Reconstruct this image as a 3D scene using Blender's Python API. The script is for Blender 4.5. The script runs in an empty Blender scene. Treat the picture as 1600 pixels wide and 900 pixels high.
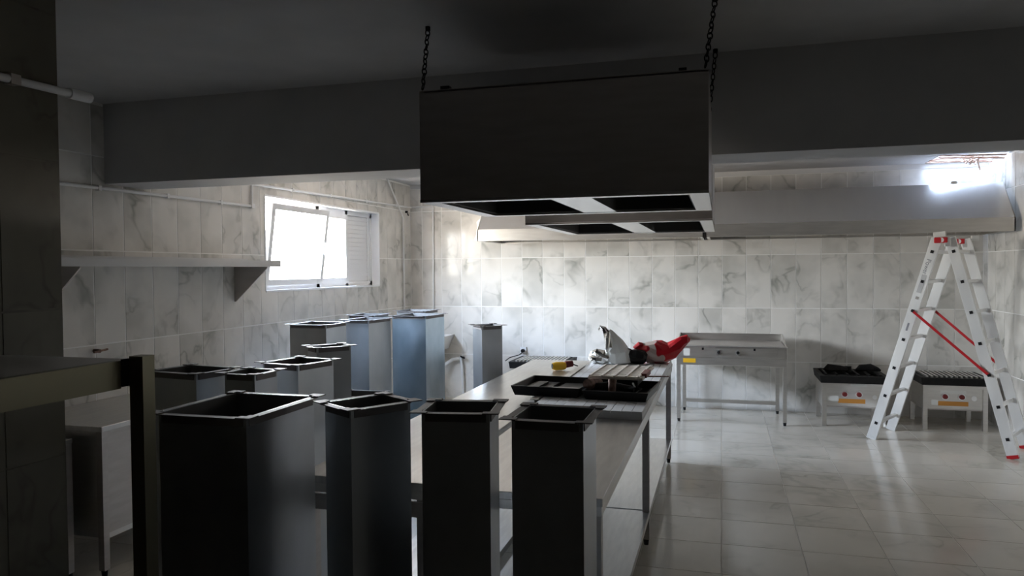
import bpy, bmesh, math, random
from mathutils import Vector, Matrix
random.seed(7)
S = bpy.context.scene
COL = S.collection
R = math.radians

# ------------------------------------------------------------------ camera, world, light, exposure
YAW = math.atan(328 / 1160); PITCH = math.atan(29 / 1160); ROLL = R(.47)
F = Vector((-math.sin(YAW) * math.cos(PITCH), math.cos(YAW) * math.cos(PITCH), -math.sin(PITCH)))
RR = Vector((math.cos(YAW), math.sin(YAW), 0)); UU = RR.cross(F)
R2 = RR * math.cos(ROLL) - UU * math.sin(ROLL); U2 = UU * math.cos(ROLL) + RR * math.sin(ROLL)
cd = bpy.data.cameras.new('camera'); cam = bpy.data.objects.new('camera', cd); COL.objects.link(cam)
cd.sensor_width = 36; cd.lens = 36 * 1160 / 1600; cd.clip_start = .05; cd.clip_end = 100
m = Matrix((R2, U2, -F)).transposed().to_4x4(); m.translation = (0, 0, 1.65); cam.matrix_world = m
S.camera = cam
S.view_settings.view_transform = 'Standard'; S.view_settings.look = 'None'
S.view_settings.gamma = 1; S.view_settings.use_curve_mapping = False
S.view_settings.exposure = 0.0

W = bpy.data.worlds.new('daylight'); S.world = W; W.use_nodes = True
nt = W.node_tree; nt.nodes.clear()
wo = nt.nodes.new('ShaderNodeOutputWorld'); bg = nt.nodes.new('ShaderNodeBackground')
tc = nt.nodes.new('ShaderNodeTexCoord'); sx = nt.nodes.new('ShaderNodeSeparateXYZ'); rp = nt.nodes.new('ShaderNodeValToRGB')
nt.links.new(tc.outputs['Generated'], sx.inputs[0]); nt.links.new(sx.outputs['Z'], rp.inputs[0])
mp = nt.nodes.new('ShaderNodeMapRange'); mp.inputs[1].default_value = -1; mp.inputs[2].default_value = 1
nt.links.new(sx.outputs['Z'], mp.inputs[0]); nt.links.new(mp.outputs[0], rp.inputs[0])
e = rp.color_ramp.elements
e[0].position = 0; e[0].color = (.42, .34, .27, 1)            # ground outside
e[1].position = 1; e[1].color = (.55, .72, 1.0, 1)            # blue overhead
k = e.new(.49); k.color = (.52, .46, .40, 1)
k = e.new(.53); k.color = (.60, .60, .60, 1)
k = e.new(.60); k.color = (.92, .94, 1.0, 1)
k = e.new(.70); k.color = (.74, .88, 1.14, 1)
nt.links.new(rp.outputs[0], bg.inputs[0]); nt.links.new(bg.outputs[0], wo.inputs[0])
bg.inputs[1].default_value = 120.0

def portal(name, loc, rot, sx_, sy_):
    l = bpy.data.lights.new(name, 'AREA'); l.shape = 'RECTANGLE'; l.size = sx_; l.size_y = sy_
    l.cycles.is_portal = True
    o = bpy.data.objects.new(name, l); o.location = loc; o.rotation_euler = rot; COL.objects.link(o)
portal('window_daylight', (-4.14, 6.6, 1.9), (0, R(-90), 0), .84, 1.68)
portal('shaft_daylight', (2.42, 8.67, 3.89), (0, 0, 0), .54, .54)

# ------------------------------------------------------------------ materials
def mat(name, col=(.8, .8, .8), rough=.5, metal=0, **kw):
    M = bpy.data.materials.new(name); M.use_nodes = True
    b = M.node_tree.nodes['Principled BSDF']
    b.inputs['Base Color'].default_value = (*col, 1); b.inputs['Roughness'].default_value = rough
    b.inputs['Metallic'].default_value = metal
    for a, v in kw.items(): b.inputs[a.replace('_', ' ')].default_value = v
    return M
def N(M, t, **kw):
    n = M.node_tree.nodes.new(t)
    for a, v in kw.items(): setattr(n, a, v)
    return n
def L(M, a, b): M.node_tree.links.new(a, b)
def noisy(M, c1, c2, scale=6, detail=4, stretch=(1, 1, 1), rough=None, bump=0, lo=.35, hi=.65, contrast=None):
    b = M.node_tree.nodes['Principled BSDF']
    t = N(M, 'ShaderNodeTexCoord'); mp = N(M, 'ShaderNodeMapping'); mp.inputs['Scale'].default_value = stretch
    oi = N(M, 'ShaderNodeObjectInfo'); ad = N(M, 'ShaderNodeVectorMath', operation='SCALE')
    cb = N(M, 'ShaderNodeCombineXYZ'); L(M, oi.outputs['Random'], cb.inputs[0]); L(M, oi.outputs['Random'], cb.inputs[2])
    L(M, cb.outputs[0], ad.inputs[0]); ad.inputs[3].default_value = 37
    a2 = N(M, 'ShaderNodeVectorMath', operation='ADD'); L(M, t.outputs['Object'], a2.inputs[0]); L(M, ad.outputs[0], a2.inputs[1])
    L(M, a2.outputs[0], mp.inputs[0])
    n = N(M, 'ShaderNodeTexNoise'); n.inputs['Scale'].default_value = scale; n.inputs['Detail'].default_value = detail
    L(M, mp.outputs[0], n.inputs['Vector'])
    r = N(M, 'ShaderNodeValToRGB'); r.color_ramp.elements[0].position = lo; r.color_ramp.elements[1].position = hi
    r.color_ramp.elements[0].color = (*c1, 1); r.color_ramp.elements[1].color = (*c2, 1)
    L(M, n.outputs[0], r.inputs[0]); L(M, r.outputs[0], b.inputs['Base Color'])
    if rough:
        q = N(M, 'ShaderNodeMapRange'); q.inputs[1].default_value = .3; q.inputs[2].default_value = .7
        q.inputs[3].default_value = rough[0]; q.inputs[4].default_value = rough[1]
        L(M, n.outputs[0], q.inputs[0]); L(M, q.outputs[0], b.inputs['Roughness'])
    if bump:
        bp = N(M, 'ShaderNodeBump'); bp.inputs['Strength'].default_value = bump; bp.inputs['Distance'].default_value = .01
        L(M, n.outputs[0], bp.inputs['Height']); L(M, bp.outputs[0], b.inputs['Normal'])
    return M
def marble(name, base, dark, rough, vs, spec=.13):
    M = mat(name, base, rough)
    b = M.node_tree.nodes['Principled BSDF']; b.inputs['Specular IOR Level'].default_value = spec
    t = N(M, 'ShaderNodeTexCoord'); oi = N(M, 'ShaderNodeObjectInfo')
    cb = N(M, 'ShaderNodeCombineXYZ')
    mm = N(M, 'ShaderNodeMath', operation='MULTIPLY'); mm.inputs[1].default_value = 53; L(M, oi.outputs['Random'], mm.inputs[0])
    m2 = N(M, 'ShaderNodeMath', operation='MULTIPLY'); m2.inputs[1].default_value = 29; L(M, oi.outputs['Random'], m2.inputs[0])
    L(M, mm.outputs[0], cb.inputs[0]); L(M, m2.outputs[0], cb.inputs[1]); L(M, mm.outputs[0], cb.inputs[2])
    ad = N(M, 'ShaderNodeVectorMath', operation='ADD'); L(M, t.outputs['Object'], ad.inputs[0]); L(M, cb.outputs[0], ad.inputs[1])
    n1 = N(M, 'ShaderNodeTexNoise'); n1.inputs['Scale'].default_value = vs; n1.inputs['Detail'].default_value = 3; n1.inputs['Distortion'].default_value = .5
    L(M, ad.outputs[0], n1.inputs['Vector'])
    s = N(M, 'ShaderNodeMath', operation='SUBTRACT'); s.inputs[1].default_value = .5; L(M, n1.outputs[0], s.inputs[0])
    a = N(M, 'ShaderNodeMath', operation='ABSOLUTE'); L(M, s.outputs[0], a.inputs[0])
    v = N(M, 'ShaderNodeMapRange'); v.inputs[1].default_value = 0; v.inputs[2].default_value = .04; v.inputs[3].default_value = .6; v.inputs[4].default_value = 0
    L(M, a.outputs[0], v.inputs[0])
    n2 = N(M, 'ShaderNodeTexNoise'); n2.inputs['Scale'].default_value = vs * .9; n2.inputs['Detail'].default_value = 3
    L(M, ad.outputs[0], n2.inputs['Vector'])
    v2 = N(M, 'ShaderNodeMapRange'); v2.inputs[1].default_value = .42; v2.inputs[2].default_value = .7; v2.inputs[3].default_value = 0; v2.inputs[4].default_value = 1
    L(M, n2.outputs[0], v2.inputs[0])
    mu = N(M, 'ShaderNodeMath', operation='MULTIPLY'); L(M, v.outputs[0], mu.inputs[0]); L(M, v2.outputs[0], mu.inputs[1])
    s3 = N(M, 'ShaderNodeMath', operation='MULTIPLY'); s3.inputs[1].default_value = .48; L(M, v2.outputs[0], s3.inputs[0])
    ma = N(M, 'ShaderNodeMath', operation='ADD'); ma.use_clamp = True; L(M, mu.outputs[0], ma.inputs[0]); L(M, s3.outputs[0], ma.inputs[1])
    mx = N(M, 'ShaderNodeMixRGB'); mx.inputs[1].default_value = (*base, 1); mx.inputs[2].default_value = (*dark, 1)
    L(M, ma.outputs[0], mx.inputs[0]); L(M, mx.outputs[0], b.inputs['Base Color'])
    return M
M = {}
M['tile'] = marble('wall_tile_marble', (.80, .775, .735), (.34, .34, .31), .10, 2.6)
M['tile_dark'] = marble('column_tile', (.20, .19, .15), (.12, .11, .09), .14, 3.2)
M['floor_tile'] = marble('floor_tile_marble', (.74, .69, .61), (.48, .45, .38), .15, 2.2, .5)
M['grout'] = mat('grout', (.93, .92, .90), .7)
M['grout_floor'] = mat('grout_floor', (.74, .71, .65), .8)
M['plaster'] = noisy(mat('plaster_paint', (.6, .6, .6), .85), (.52, .525, .54), (.58, .58, .59), 3, 5, bump=.15)
M['dim_tone'] = mat('near_room_dimmed', (.30, .28, .25), .9)  # dark colour put on unseen surfaces to keep the near room dim
M['soffit'] = noisy(mat('soffit_paint', (.72, .72, .72), .75), (.66, .66, .66), (.74, .735, .73), 2, 5, bump=.1)
M['white'] = mat('white_paint', (.82, .82, .82), .4)
M['pvc'] = mat('white_pvc', (.86, .87, .89), .3)
M['steel'] = noisy(mat('brushed_steel', (.6, .58, .56), .3, 1), (.66, .64, .61), (.72, .70, .67), 5, 3, (1, 1, 8), rough=(.36, .42))
M['steel_warmlit'] = mat('steel_warm_light', (.27, .25, .18), .45, 1)  # dim warm light on rail and post put into the steel colour
M['galv_skytint'] = noisy(mat('galvanised_sky_tint', (.4, .5, .6), .35, 1), (.36, .44, .50), (.46, .54, .60), 5, 6, (1, 1, .6), rough=(.29, .36))  # sky reflection from the window put into the base tint
M['steel_top'] = noisy(mat('brushed_steel_top', (.6, .58, .56), .3, 1), (.60, .59, .575), (.70, .69, .67), 5, 3, (8, 1, 1), rough=(.28, .34))
M['steel_dull'] = noisy(mat('dull_steel', (.4, .38, .36), .5, 1), (.47, .44, .42), (.54, .51, .49), 5, 3, (1, 1, 6), rough=(.38, .5))
M['hoodface'] = noisy(mat('canopy_steel', (.66, .64, .62), .3, 1), (.65, .64, .63), (.67, .66, .65), 4, 2, (6, 1, 1), rough=(.24, .27))
M['galv'] = noisy(mat('galvanised_sheet', (.5, .5, .5), .35, 1), (.40, .42, .44), (.50, .52, .54), 5, 6, (1, 1, .6), rough=(.29, .36), lo=.3, hi=.75)
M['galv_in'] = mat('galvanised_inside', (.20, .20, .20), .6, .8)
M['flange'] = mat('galvanised_flange', (.20, .185, .18), .6, 1)
M['hood_in'] = mat('dark_hood_lining', (.035, .033, .03), .6, .3)  # even dark tone for lining and filters inside the island hoods
M['alu'] = noisy(mat('ladder_aluminium', (.8, .8, .8), .4, .5), (.84, .84, .84), (.90, .90, .89), 8, 3, (1, 1, .3), rough=(.35, .45))
M['black'] = mat('black_plastic', (.010, .010, .011), .4, 0, Specular_IOR_Level=.3)
M['iron'] = noisy(mat('cast_iron', (.02, .02, .02), .6, 0, Specular_IOR_Level=.25), (.004, .004, .004), (.010, .009, .009), 20, 3)
M['red'] = mat('red_plastic', (.45, .012, .018), .35)
M['darkred'] = mat('dark_red_plastic', (.16, .012, .012), .4)
M['orange'] = mat('orange_sticker', (.62, .27, .05), .5)
M['yellow'] = mat('yellow_sticker', (.85, .50, .02), .5)
M['sticker'] = mat('white_sticker', (.75, .75, .72), .5)
M['chrome'] = mat('chrome', (.9, .9, .9), .3, 1)
M['foil'] = mat('crumpled_foil', (.85, .86, .84), .12, 1)
M['palefilm'] = mat('pale_film', (.82, .83, .80), .4)
M['brown'] = noisy(mat('rusty_brown_metal', (.2, .1, .07), .5, .4), (.10, .05, .035), (.26, .16, .12), 30, 3)
M['traygrey'] = mat('grey_beige_plastic', (.84, .78, .71), .5)
M['foam'] = noisy(mat('white_board', (.78, .78, .78), .6), (.72, .72, .72), (.80, .80, .80), 8, 4)
M['lath'] = noisy(mat('old_timber', (.25, .14, .1), .8), (.22, .12, .08), (.5, .36, .28), 14, 3)
M['text'] = mat('ladder_print', (.25, .25, .28), .5)
M['printband'] = mat('ladder_print_band', (.55, .55, .56), .5)
# red carrier bag with pale print
rb = mat('red_bag', (.6, .02, .03), .32); M['redbag'] = rb
b = rb.node_tree.nodes['Principled BSDF']; b.inputs['Transmission Weight'].default_value = .12
t = N(rb, 'ShaderNodeTexCoord'); n = N(rb, 'ShaderNodeTexNoise'); n.inputs['Scale'].default_value = 6.5; n.inputs['Detail'].default_value = 1
sp = N(rb, 'ShaderNodeSeparateXYZ'); L(rb, t.outputs['Object'], sp.inputs[0]); L(rb, t.outputs['Object'], n.inputs['Vector'])
mr = N(rb, 'ShaderNodeMapRange'); mr.inputs[1].default_value = .12; mr.inputs[2].default_value = .30; mr.inputs[3].default_value = .12; mr.inputs[4].default_value = -.25
L(rb, sp.outputs['X'], mr.inputs[0]); ad = N(rb, 'ShaderNodeMath', operation='ADD'); L(rb, n.outputs[0], ad.inputs[0]); L(rb, mr.outputs[0], ad.inputs[1])
cr = N(rb, 'ShaderNodeValToRGB'); cr.color_ramp.elements[0].position = .63; cr.color_ramp.elements[1].position = .65
cr.color_ramp.elements[0].color = (.55, .008, .02, 1); cr.color_ramp.elements[1].color = (.62, .52, .47, 1)
L(rb, ad.outputs[0], cr.inputs[0]); L(rb, cr.outputs[0], b.inputs['Base Color'])
# glass
g = bpy.data.materials.new('window_glass'); g.use_nodes = True; M['glass'] = g
g.node_tree.nodes.clear()
o_ = N(g, 'ShaderNodeOutputMaterial'); tr = N(g, 'ShaderNodeBsdfTransparent'); gl = N(g, 'ShaderNodeBsdfGlossy'); gl.inputs['Roughness'].default_value = .02
ms = N(g, 'ShaderNodeMixShader'); ms.inputs[0].default_value = .07; tr.inputs[0].default_value = (.93, .95, .95, 1)
L(g, tr.outputs[0], ms.inputs[1]); L(g, gl.outputs[0], ms.inputs[2]); L(g, ms.outputs[0], o_.inputs[0])

# ------------------------------------------------------------------ mesh helpers
class MB:
    def __init__(s): s.v = []; s.f = []
    def add(s, vs, fs):
        n = len(s.v); s.v += [tuple(p) for p in vs]; s.f += [tuple(i + n for i in f) for f in fs]; return s
    def box(s, x0, x1, y0, y1, z0, z1, mx=None):
        vs = [Vector(p) for p in ((x0, y0, z0), (x1, y0, z0), (x1, y1, z0), (x0, y1, z0), (x0, y0, z1), (x1, y0, z1), (x1, y1, z1), (x0, y1, z1))]
        if mx: vs = [mx @ p for p in vs]
        return s.add(vs, [(0, 3, 2, 1), (4, 5, 6, 7), (0, 1, 5, 4), (1, 2, 6, 5), (2, 3, 7, 6), (3, 0, 4, 7)])
    def bar(s, a, b, w, d, up=Vector((0, 0, 1))):
        a = Vector(a); b = Vector(b); z = (b - a).normalized(); x = up.cross(z)
        if x.length < 1e-4: x = Vector((1, 0, 0)).cross(z)
        x.normalize(); y = z.cross(x)
        mx = Matrix((x, y, z)).transposed().to_4x4(); mx.translation = a
        return s.box(-w / 2, w / 2, -d / 2, d / 2, 0, (b - a).length, mx)
    def loft(s, rings, cap=True, closed=False):
        n = len(rings[0]); fs = []; vs = [p for r in rings for p in r]; k = len(rings)
        for i in range(k if closed else k - 1):
            for j in range(n):
                a = i * n + j; b = i * n + (j + 1) % n; c = ((i + 1) % k) * n + (j + 1) % n; d = ((i + 1) % k) * n + j
                fs.append((a, b, c, d))
        if cap and not closed: fs += [tuple(range(n))[::-1], tuple((k - 1) * n + j for j in range(n))]
        return s.add(vs, fs)
    def tube(s, pts, r, n=8, closed=False):
        pts = [Vector(p) for p in pts]; rings = []; up = None
        k = len(pts)
        for i, p in enumerate(pts):
            if closed: d = pts[(i + 1) % k] - pts[i - 1]
            else: d = pts[min(i + 1, k - 1)] - pts[max(i - 1, 0)]
            d.normalize()
            if up is None: up = Vector((0, 0, 1)) if abs(d.z) < .9 else Vector((1, 0, 0))
            x = up.cross(d).normalized(); y = d.cross(x); up = y
            rr = r[i] if isinstance(r, (list, tuple)) else r
            rings.append([p + x * rr * math.cos(2 * math.pi * j / n) + y * rr * math.sin(2 * math.pi * j / n) for j in range(n)])
        return s.loft(rings, closed=closed)
    def cyl(s, a, b, r, n=16, r2=None): return s.tube([a, b], [r, r if r2 is None else r2], n)
    def prism(s, poly, h):        # poly: list of 3-D points, h: extrusion vector
        h = Vector(h); return s.loft([[Vector(p) for p in poly], [Vector(p) + h for p in poly]])
    def mesh(s, name, m, smooth=False, bevel=0):
        me = bpy.data.meshes.new(name); me.from_pydata(s.v, [], s.f)
        bm = bmesh.new(); bm.from_mesh(me); bmesh.ops.recalc_face_normals(bm, faces=bm.faces)
        if bevel: bmesh.ops.bevel(bm, geom=bm.edges[:], offset=bevel, segments=1, affect='EDGES')
        bm.to_mesh(me); bm.free()
        me.materials.append(m)
        if smooth:
            me.shade_smooth()
            try: me.set_sharp_from_angle(angle=R(40))
            except Exception: pass
        return me
    def build(s, name, m, parent=None, loc=None, smooth=False, bevel=0, label=None):
        o = bpy.data.objects.new(name, s.mesh(name, m, smooth, bevel)); COL.objects.link(o)
        if parent: o.parent = parent
        if loc is not None: o.location = loc
        if label: o['label'] = label
        return o
def B(x0, x1, y0, y1, z0, z1): return MB().box(x0, x1, y0, y1, z0, z1)
def tag(o, label, cat, group=None):
    o['label'] = label; o['category'] = cat
    if group: o['group'] = group
    return o
def thing(name, label, cat, loc=(0, 0, 0), rz=0, group=None):
    o = bpy.data.objects.new(name, None); o.empty_display_size = .1; COL.objects.link(o)
    o.location = loc; o.rotation_euler = (0, 0, rz); return tag(o, label, cat, group)
def struct(o): o['kind'] = 'structure'; return o
def copy_tree(o, parent=None):
    c = o.copy(); COL.objects.link(c); c.parent = parent
    for ch in list(o.children): copy_tree(ch, c)
    return c

# ------------------------------------------------------------------ room
XL, XR, D, ZC = -3.92, 2.73, 9.0, 2.76
WIN = (5.78, 8.06, 1.475, 2.325)     # window opening: y0, y1, z0, z1
YF = -2.5
floor = struct(B(XL - .2, XR + .2, YF - .2, D + .2, -.12, -.002).build('floor', M['grout_floor']))
HX0, HX1, HY0, HY1 = 2.12, 2.72, 8.37, 8.97
c = MB(); c.box(XL - .2, HX0, YF - .2, D + .2, ZC, ZC + .15); c.box(HX1, XR + .2, YF - .2, D + .2, ZC, ZC + .15)
c.box(HX0, HX1, YF - .2, HY0, ZC, ZC + .15); c.box(HX0, HX1, HY1, D + .2, ZC, ZC + .15)
ceiling = struct(c.build('ceiling', M['plaster']))
s_ = MB()
for a in ((HX0 - .05, HX0, HY0 - .05, HY1 + .05), (HX1, HX1 + .05, HY0 - .05, HY1 + .05), (HX0, HX1, HY0 - .05, HY0), (HX0, HX1, HY1, HY1 + .05)):
    s_.box(a[0], a[1], a[2], a[3], ZC + .15, 3.9)
s_.build('shaft_wall', M['soffit'], ceiling)
# broken laths hanging in the hole of the ceiling
for i in range(9):
    y = HY0 + .03 + i * .065; sag = random.uniform(-.05, .01)
    x0 = HX0 - .02 + random.uniform(0, .08) + (.22 if i % 3 == 1 else 0); x1 = HX1 - random.uniform(0, .25 if i % 2 else .05)
    MB().bar((x0, y, ZC + .0), (x1, y + random.uniform(-.04, .04), ZC + .01 + sag), .032, .012).build('lath', M['lath'], ceiling)
tg = MB()
for i in range(26):
    p = Vector((2.50 + random.gauss(0, .055), 8.72 + random.gauss(0, .06), ZC + random.uniform(-.02, .03)))
    q = p + Vector((random.gauss(0, .09), random.gauss(0, .09), -abs(random.gauss(.01, .04))))
    tg.bar(p, q, .014, .006)
o = tg.build('plaster_rubble', M['lath'], ceiling); o['kind'] = 'stuff'

w = MB(); y0, y1, z0, z1 = WIN
w.box(XL - .22, XL, YF - .2, y0, 0, ZC); w.box(XL - .22, XL, y1, D + .2, 0, ZC)
w.box(XL - .22, XL, y0, y1, 0, z0); w.box(XL - .22, XL, y0, y1, z1, ZC)
wall_left = struct(w.build('wall_left', M['grout']))
wall_back = struct(B(XL, XR, D, D + .2, 0, ZC).build('wall_back', M['grout']))
wall_right = struct(B(XR, XR + .2, 4.36, D + .2, 0, ZC).build('wall_right', M['grout']))
struct(B(XR, XR + .2, YF, 4.355, 0, ZC).build('wall_right_near', M['dim_tone']))
struct(B(XL - .05, XL + .004, YF, 2.29, 0, ZC).build('wall_left_near', M['dim_tone']))  # dark layer added over the wall, dims the unseen near end
struct(B(XL, XR, YF - .2, YF, 0, ZC).build('wall_front', M['dim_tone']))

JZ = [-.047, .567, 1.181, 1.795, 2.41, 3.02]; G = .0045
tile_cache = {}
def tile_piece(parent, rects, place, m, th):
    """rects: list of (u0,u1,v0,v1) relative to the first one's centre"""
    key = (tuple(round(a, 4) for r in rects for a in r), m.name, th, place('key'))
    cu = (rects[0][0] + rects[0][1]) / 2; cv = (rects[0][2] + rects[0][3]) / 2
    rel = [(r[0] - cu, r[1] - cu, r[2] - cv, r[3] - cv) for r in rects]
    key = (tuple(round(a, 4) for r in rel for a in r), m.name, place('key'))
    if key not in tile_cache:
        mb = MB()
        for a in rel:
            ax = place('axes'); b_ = MB(); b_.box(a[0], a[1], a[2], a[3], 0, th)
            mb.add([ax @ Vector(p) for p in b_.v], b_.f)
        tile_cache[key] = mb.mesh('tile', m)
    o = bpy.data.objects.new('tile', tile_cache[key]); COL.objects.link(o); o.parent = parent
    o.location = place((cu, cv)); return o
def subtract(r, h):
    u0, u1, v0, v1 = r; a0, a1, b0, b1 = h
    if a0 >= u1 or a1 <= u0 or b0 >= v1 or b1 <= v0: return [r]
    out = []
    if a0 > u0: out.append((u0, a0, v0, v1))
    if a1 < u1: out.append((a1, u1, v0, v1))
    cu0, cu1 = max(u0, a0), min(u1, a1)
    if b0 > v0: out.append((cu0, cu1, v0, b0))
    if b1 < v1: out.append((cu0, cu1, b1, v1))
    return out
def tiling(parent, us, vs, umin, umax, vmin, vmax, place, m, hole=None, th=.0025, G=.0045):
    for i in range(len(us) - 1):
        for j in range(len(vs) - 1):
            r = (max(us[i] + G, umin), min(us[i + 1] - G, umax), max(vs[j] + G, vmin), min(vs[j + 1] - G, vmax))
            if r[1] - r[0] < .01 or r[3] - r[2] < .01: continue
            rects = subtract(r, hole) if hole else [r]
            rects = [q for q in rects if q[1] - q[0] > .004 and q[3] - q[2] > .004]
            if rects: tile_piece(parent, rects, place, m, th)
def steps(a, p, lo, hi):
    k0 = math.floor((lo - a) / p); k1 = math.ceil((hi - a) / p); return [a + p * k for k in range(k0, k1 + 1)]
def plc(kind, const):
    axes = {'x+': Matrix(((0, 0, 1), (1, 0, 0), (0, 1, 0))), 'x-': Matrix(((0, 0, -1), (1, 0, 0), (0, 1, 0))),
            'y-': Matrix(((1, 0, 0), (0, 0, -1), (0, 1, 0))), 'y+': Matrix(((1, 0, 0), (0, 0, 1), (0, 1, 0))), 'z': Matrix(((1, 0, 0), (0, 1, 0), (0, 0, 1)))}[kind]
    def f(a):
        if a == 'key': return kind
        if a == 'axes': return axes
        return {'x': (const, a[0], a[1]), 'y': (a[0], const, a[1]), 'z': (a[0], a[1], const)}[kind[0]]
    return f
tiling(wall_back, steps(.0037, .2684, XL, XR), JZ, XL + .006, XR - .006, 0, 2.70, plc('y-', D), M['tile'])
tiling(wall_left, steps(5.446, .2585, 2.3, D), JZ, 2.3, D - .006, 0, 2.74, plc('x+', XL), M['tile'], hole=WIN)
tiling(wall_right, steps(8.24, .2585, 4.37, D), JZ, 4.37, D - .006, 0, 2.74, plc('x-', XR), M['tile'])
tiling(floor, steps(-.005, .4515, XL, XR), steps(8.18, .4515, 3.1, D), XL + .006, XR - .006, 3.1, D - .006, plc('z', -.002), M['floor_tile'], th=.002, G=.0025)
B(XL, XR, 1.0, 3.095, -.002, 0).build('near_floor_slab', M['floor_tile'], floor)
B(XL, XR, YF, .995, -.002, 0).build('rear_floor_slab', M['dim_tone'], floor)
# plaster strip above the back wall tiles
struct(B(XL + .01, XR - .01, D - .007, D, 2.705, ZC).build('trim_1', M['soffit']))
# beam across the room
bm_ = struct(B(XL, XR, 4.0, 4.36, 2.235, ZC).build('trim_2', M['plaster'])); bm_.name = 'trim_2'
# tiled column by the camera
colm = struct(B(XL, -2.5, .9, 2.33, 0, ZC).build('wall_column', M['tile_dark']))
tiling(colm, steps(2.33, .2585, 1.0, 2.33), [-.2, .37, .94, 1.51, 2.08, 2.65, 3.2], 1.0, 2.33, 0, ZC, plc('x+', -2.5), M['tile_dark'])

# ------------------------------------------------------------------ window in the left wall
win = struct(bpy.data.objects.new('window_1', None)); COL.objects.link(win)
fx0, fx1 = -4.07, -4.01
f = MB(); f.box(fx0, fx1, y0, y1, z0, z0 + .055); f.box(fx0, fx1, y0, y1, z1 - .055, z1)
f.box(fx0, fx1, y0, y0 + .05, z0, z1); f.box(fx0, fx1, y1 - .05, y1, z0, z1); f.box(fx0, fx1, 6.80, 6.86, z0, z1); f.box(fx0, fx1, 7.42, 7.47, z0, z1)
f.build('window_frame', M['pvc'], win)
rv = MB(); rv.box(-4.14, XL + .008, y0, y1, z0 - .012, z0 + .006); rv.box(-4.14, XL + .008, y0, y1, z1 - .006, z1 + .012)
rv.box(-4.14, XL + .008, y0 - .012, y0 + .006, z0, z1); rv.box(-4.14, XL + .008, y1 - .006, y1 + .012, z0, z1)
rv.build('window_reveal', M['pvc'], win)
# tilted sash, hinged at its foot
sa = bpy.data.objects.new('tilted_sash', None)
mx = Matrix.Translation((-4.005, 0, z0 + .05)) @ Matrix.Rotation(R(7.5), 4, 'Y')
sh = .75; q = MB()
q.box(0, .045, 5.83, 6.83, 0, .055, mx); q.box(0, .045, 5.83, 6.83, sh - .055, sh, mx); q.box(0, .045, 5.83, 5.885, .055, sh - .055, mx); q.box(0, .045, 6.775, 6.83, .055, sh - .055, mx)
sash = q.build('tilted_sash', M['pvc'], win)
MB().box(.018, .026, 5.885, 6.775, .055, sh - .055, mx).build('pane', M['glass'], sash)
MB().box(.045, .075, 6.79, 6.81, .30, .42, mx).build('handle', M['pvc'], sash)
q = MB(); q.box(-4.045, -4.0, 6.84, 7.45, z0 + .04, z0 + .10); q.box(-4.045, -4.0, 6.84, 7.45, z1 - .11, z1 - .05); q.box(-4.045, -4.0, 6.84, 6.88, z0 + .1, z1 - .11); q.box(-4.045, -4.0, 7.41, 7.45, z0 + .1, z1 - .11)
fs = q.build('fixed_sash', M['pvc'], win); B(-4.03, -4.022, 6.88, 7.41, z0 + .1, z1 - .11).build('pane', M['glass'], fs)
sp_ = B(-4.05, -4.035, 7.46, 8.02, z0 + .05, z1 - .05).build('shutter_panel', M['pvc'], win)
for i in range(15):
    z = z0 + .055 + i * .049
    B(-4.036, -4.028, 7.47, 7.98, z + .003, z + .047).build('shutter_slat', M['pvc'], win)
B(-4.045, -4.022, 7.97, 8.02, z0 + .05, z1 - .05).build('shutter_rail', M['pvc'], win)
# ------------------------------------------------------------------ pipes and wall fittings
px = XL + .022
t = thing('conduit_pipe', 'long white plastic conduit stepping over the window and down by the corner', 'pipe', (px, 5.5, 2.2))
def rel(o, pts): return [tuple(Vector(p) - o.location) for p in pts]
MB().tube(rel(t, [(px, 2.4, 2.19), (px, 5.555, 2.215), (px, 5.565, 2.225), (px, 5.57, 2.395), (px, 5.58, 2.405), (px, 8.97, 2.465), (px + .015, 8.978, 2.467), (-3.6, 8.978, 2.475), (-3.592, 8.978, 2.465), (-3.6, 8.978, 1.10)]), .0115, 8).build('pipe_run', M['white'], t, smooth=True)
for (y, z) in ((3.93, 2.2), (4.55, 2.207), (5.15, 2.211), (6.2, 2.416), (6.9, 2.428), (7.7, 2.442), (8.5, 2.456)):
    B(XL + .005, px + .014, y - .012, y + .012, z - .016, z + .016).build('pipe_clip', M['white'], t, loc=-t.location)
B(XL + .005, px + .016, 5.545, 5.59, 2.195, 2.235).build('elbow', M['white'], t, loc=-t.location)
t = thing('conduit_pipe', 'slanted white conduit falling from the ceiling to a vertical drop near the corner', 'pipe', (px, 8.7, 2.3))
MB().tube(rel(t, [(px + .01, 8.25, 2.755), (px + .01, 8.70, 2.32), (px, 8.72, 2.28), (px, 8.73, .9)]), .011, 8).build('pipe_run', M['white'], t, smooth=True)
t = thing('conduit_pipe', 'stub of grey conduit clipped along the dark tiled column', 'pipe', (-2.47, 1.9, 2.33))
MB().tube(rel(t, [(-2.475, 1.0, 2.325), (-2.475, 2.40, 2.36)]), .015, 10).build('pipe_run', M['white'], t, smooth=True)
MB().tube(rel(t, [(-2.475, 2.36, 2.359), (-2.475, 2.46, 2.361)]), .021, 10).build('end_cap', M['white'], t, smooth=True)
B(-2.495, -2.46, 2.1, 2.14, 2.335, 2.372).build('pipe_clip', M['steel_dull'], t, loc=-t.location)
t = thing('wall_tap', 'small dark pipe stub sticking out of the left wall above the tall table', 'tap', (XL + .005, 3.88, 1.145))
MB().cyl((0, 0, 0), (.05, 0, 0), .012).build('body', M['brown'], t, smooth=True)
MB().bar((.05, -.05, -.004), (.05, .06, .006), .012, .012).build('lever', M['brown'], t)
t = thing('cable_clip', 'tiny dark hook on the left wall beside the corner under the conduit', 'hook', (XL + .005, 8.84, 2.40))
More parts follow.
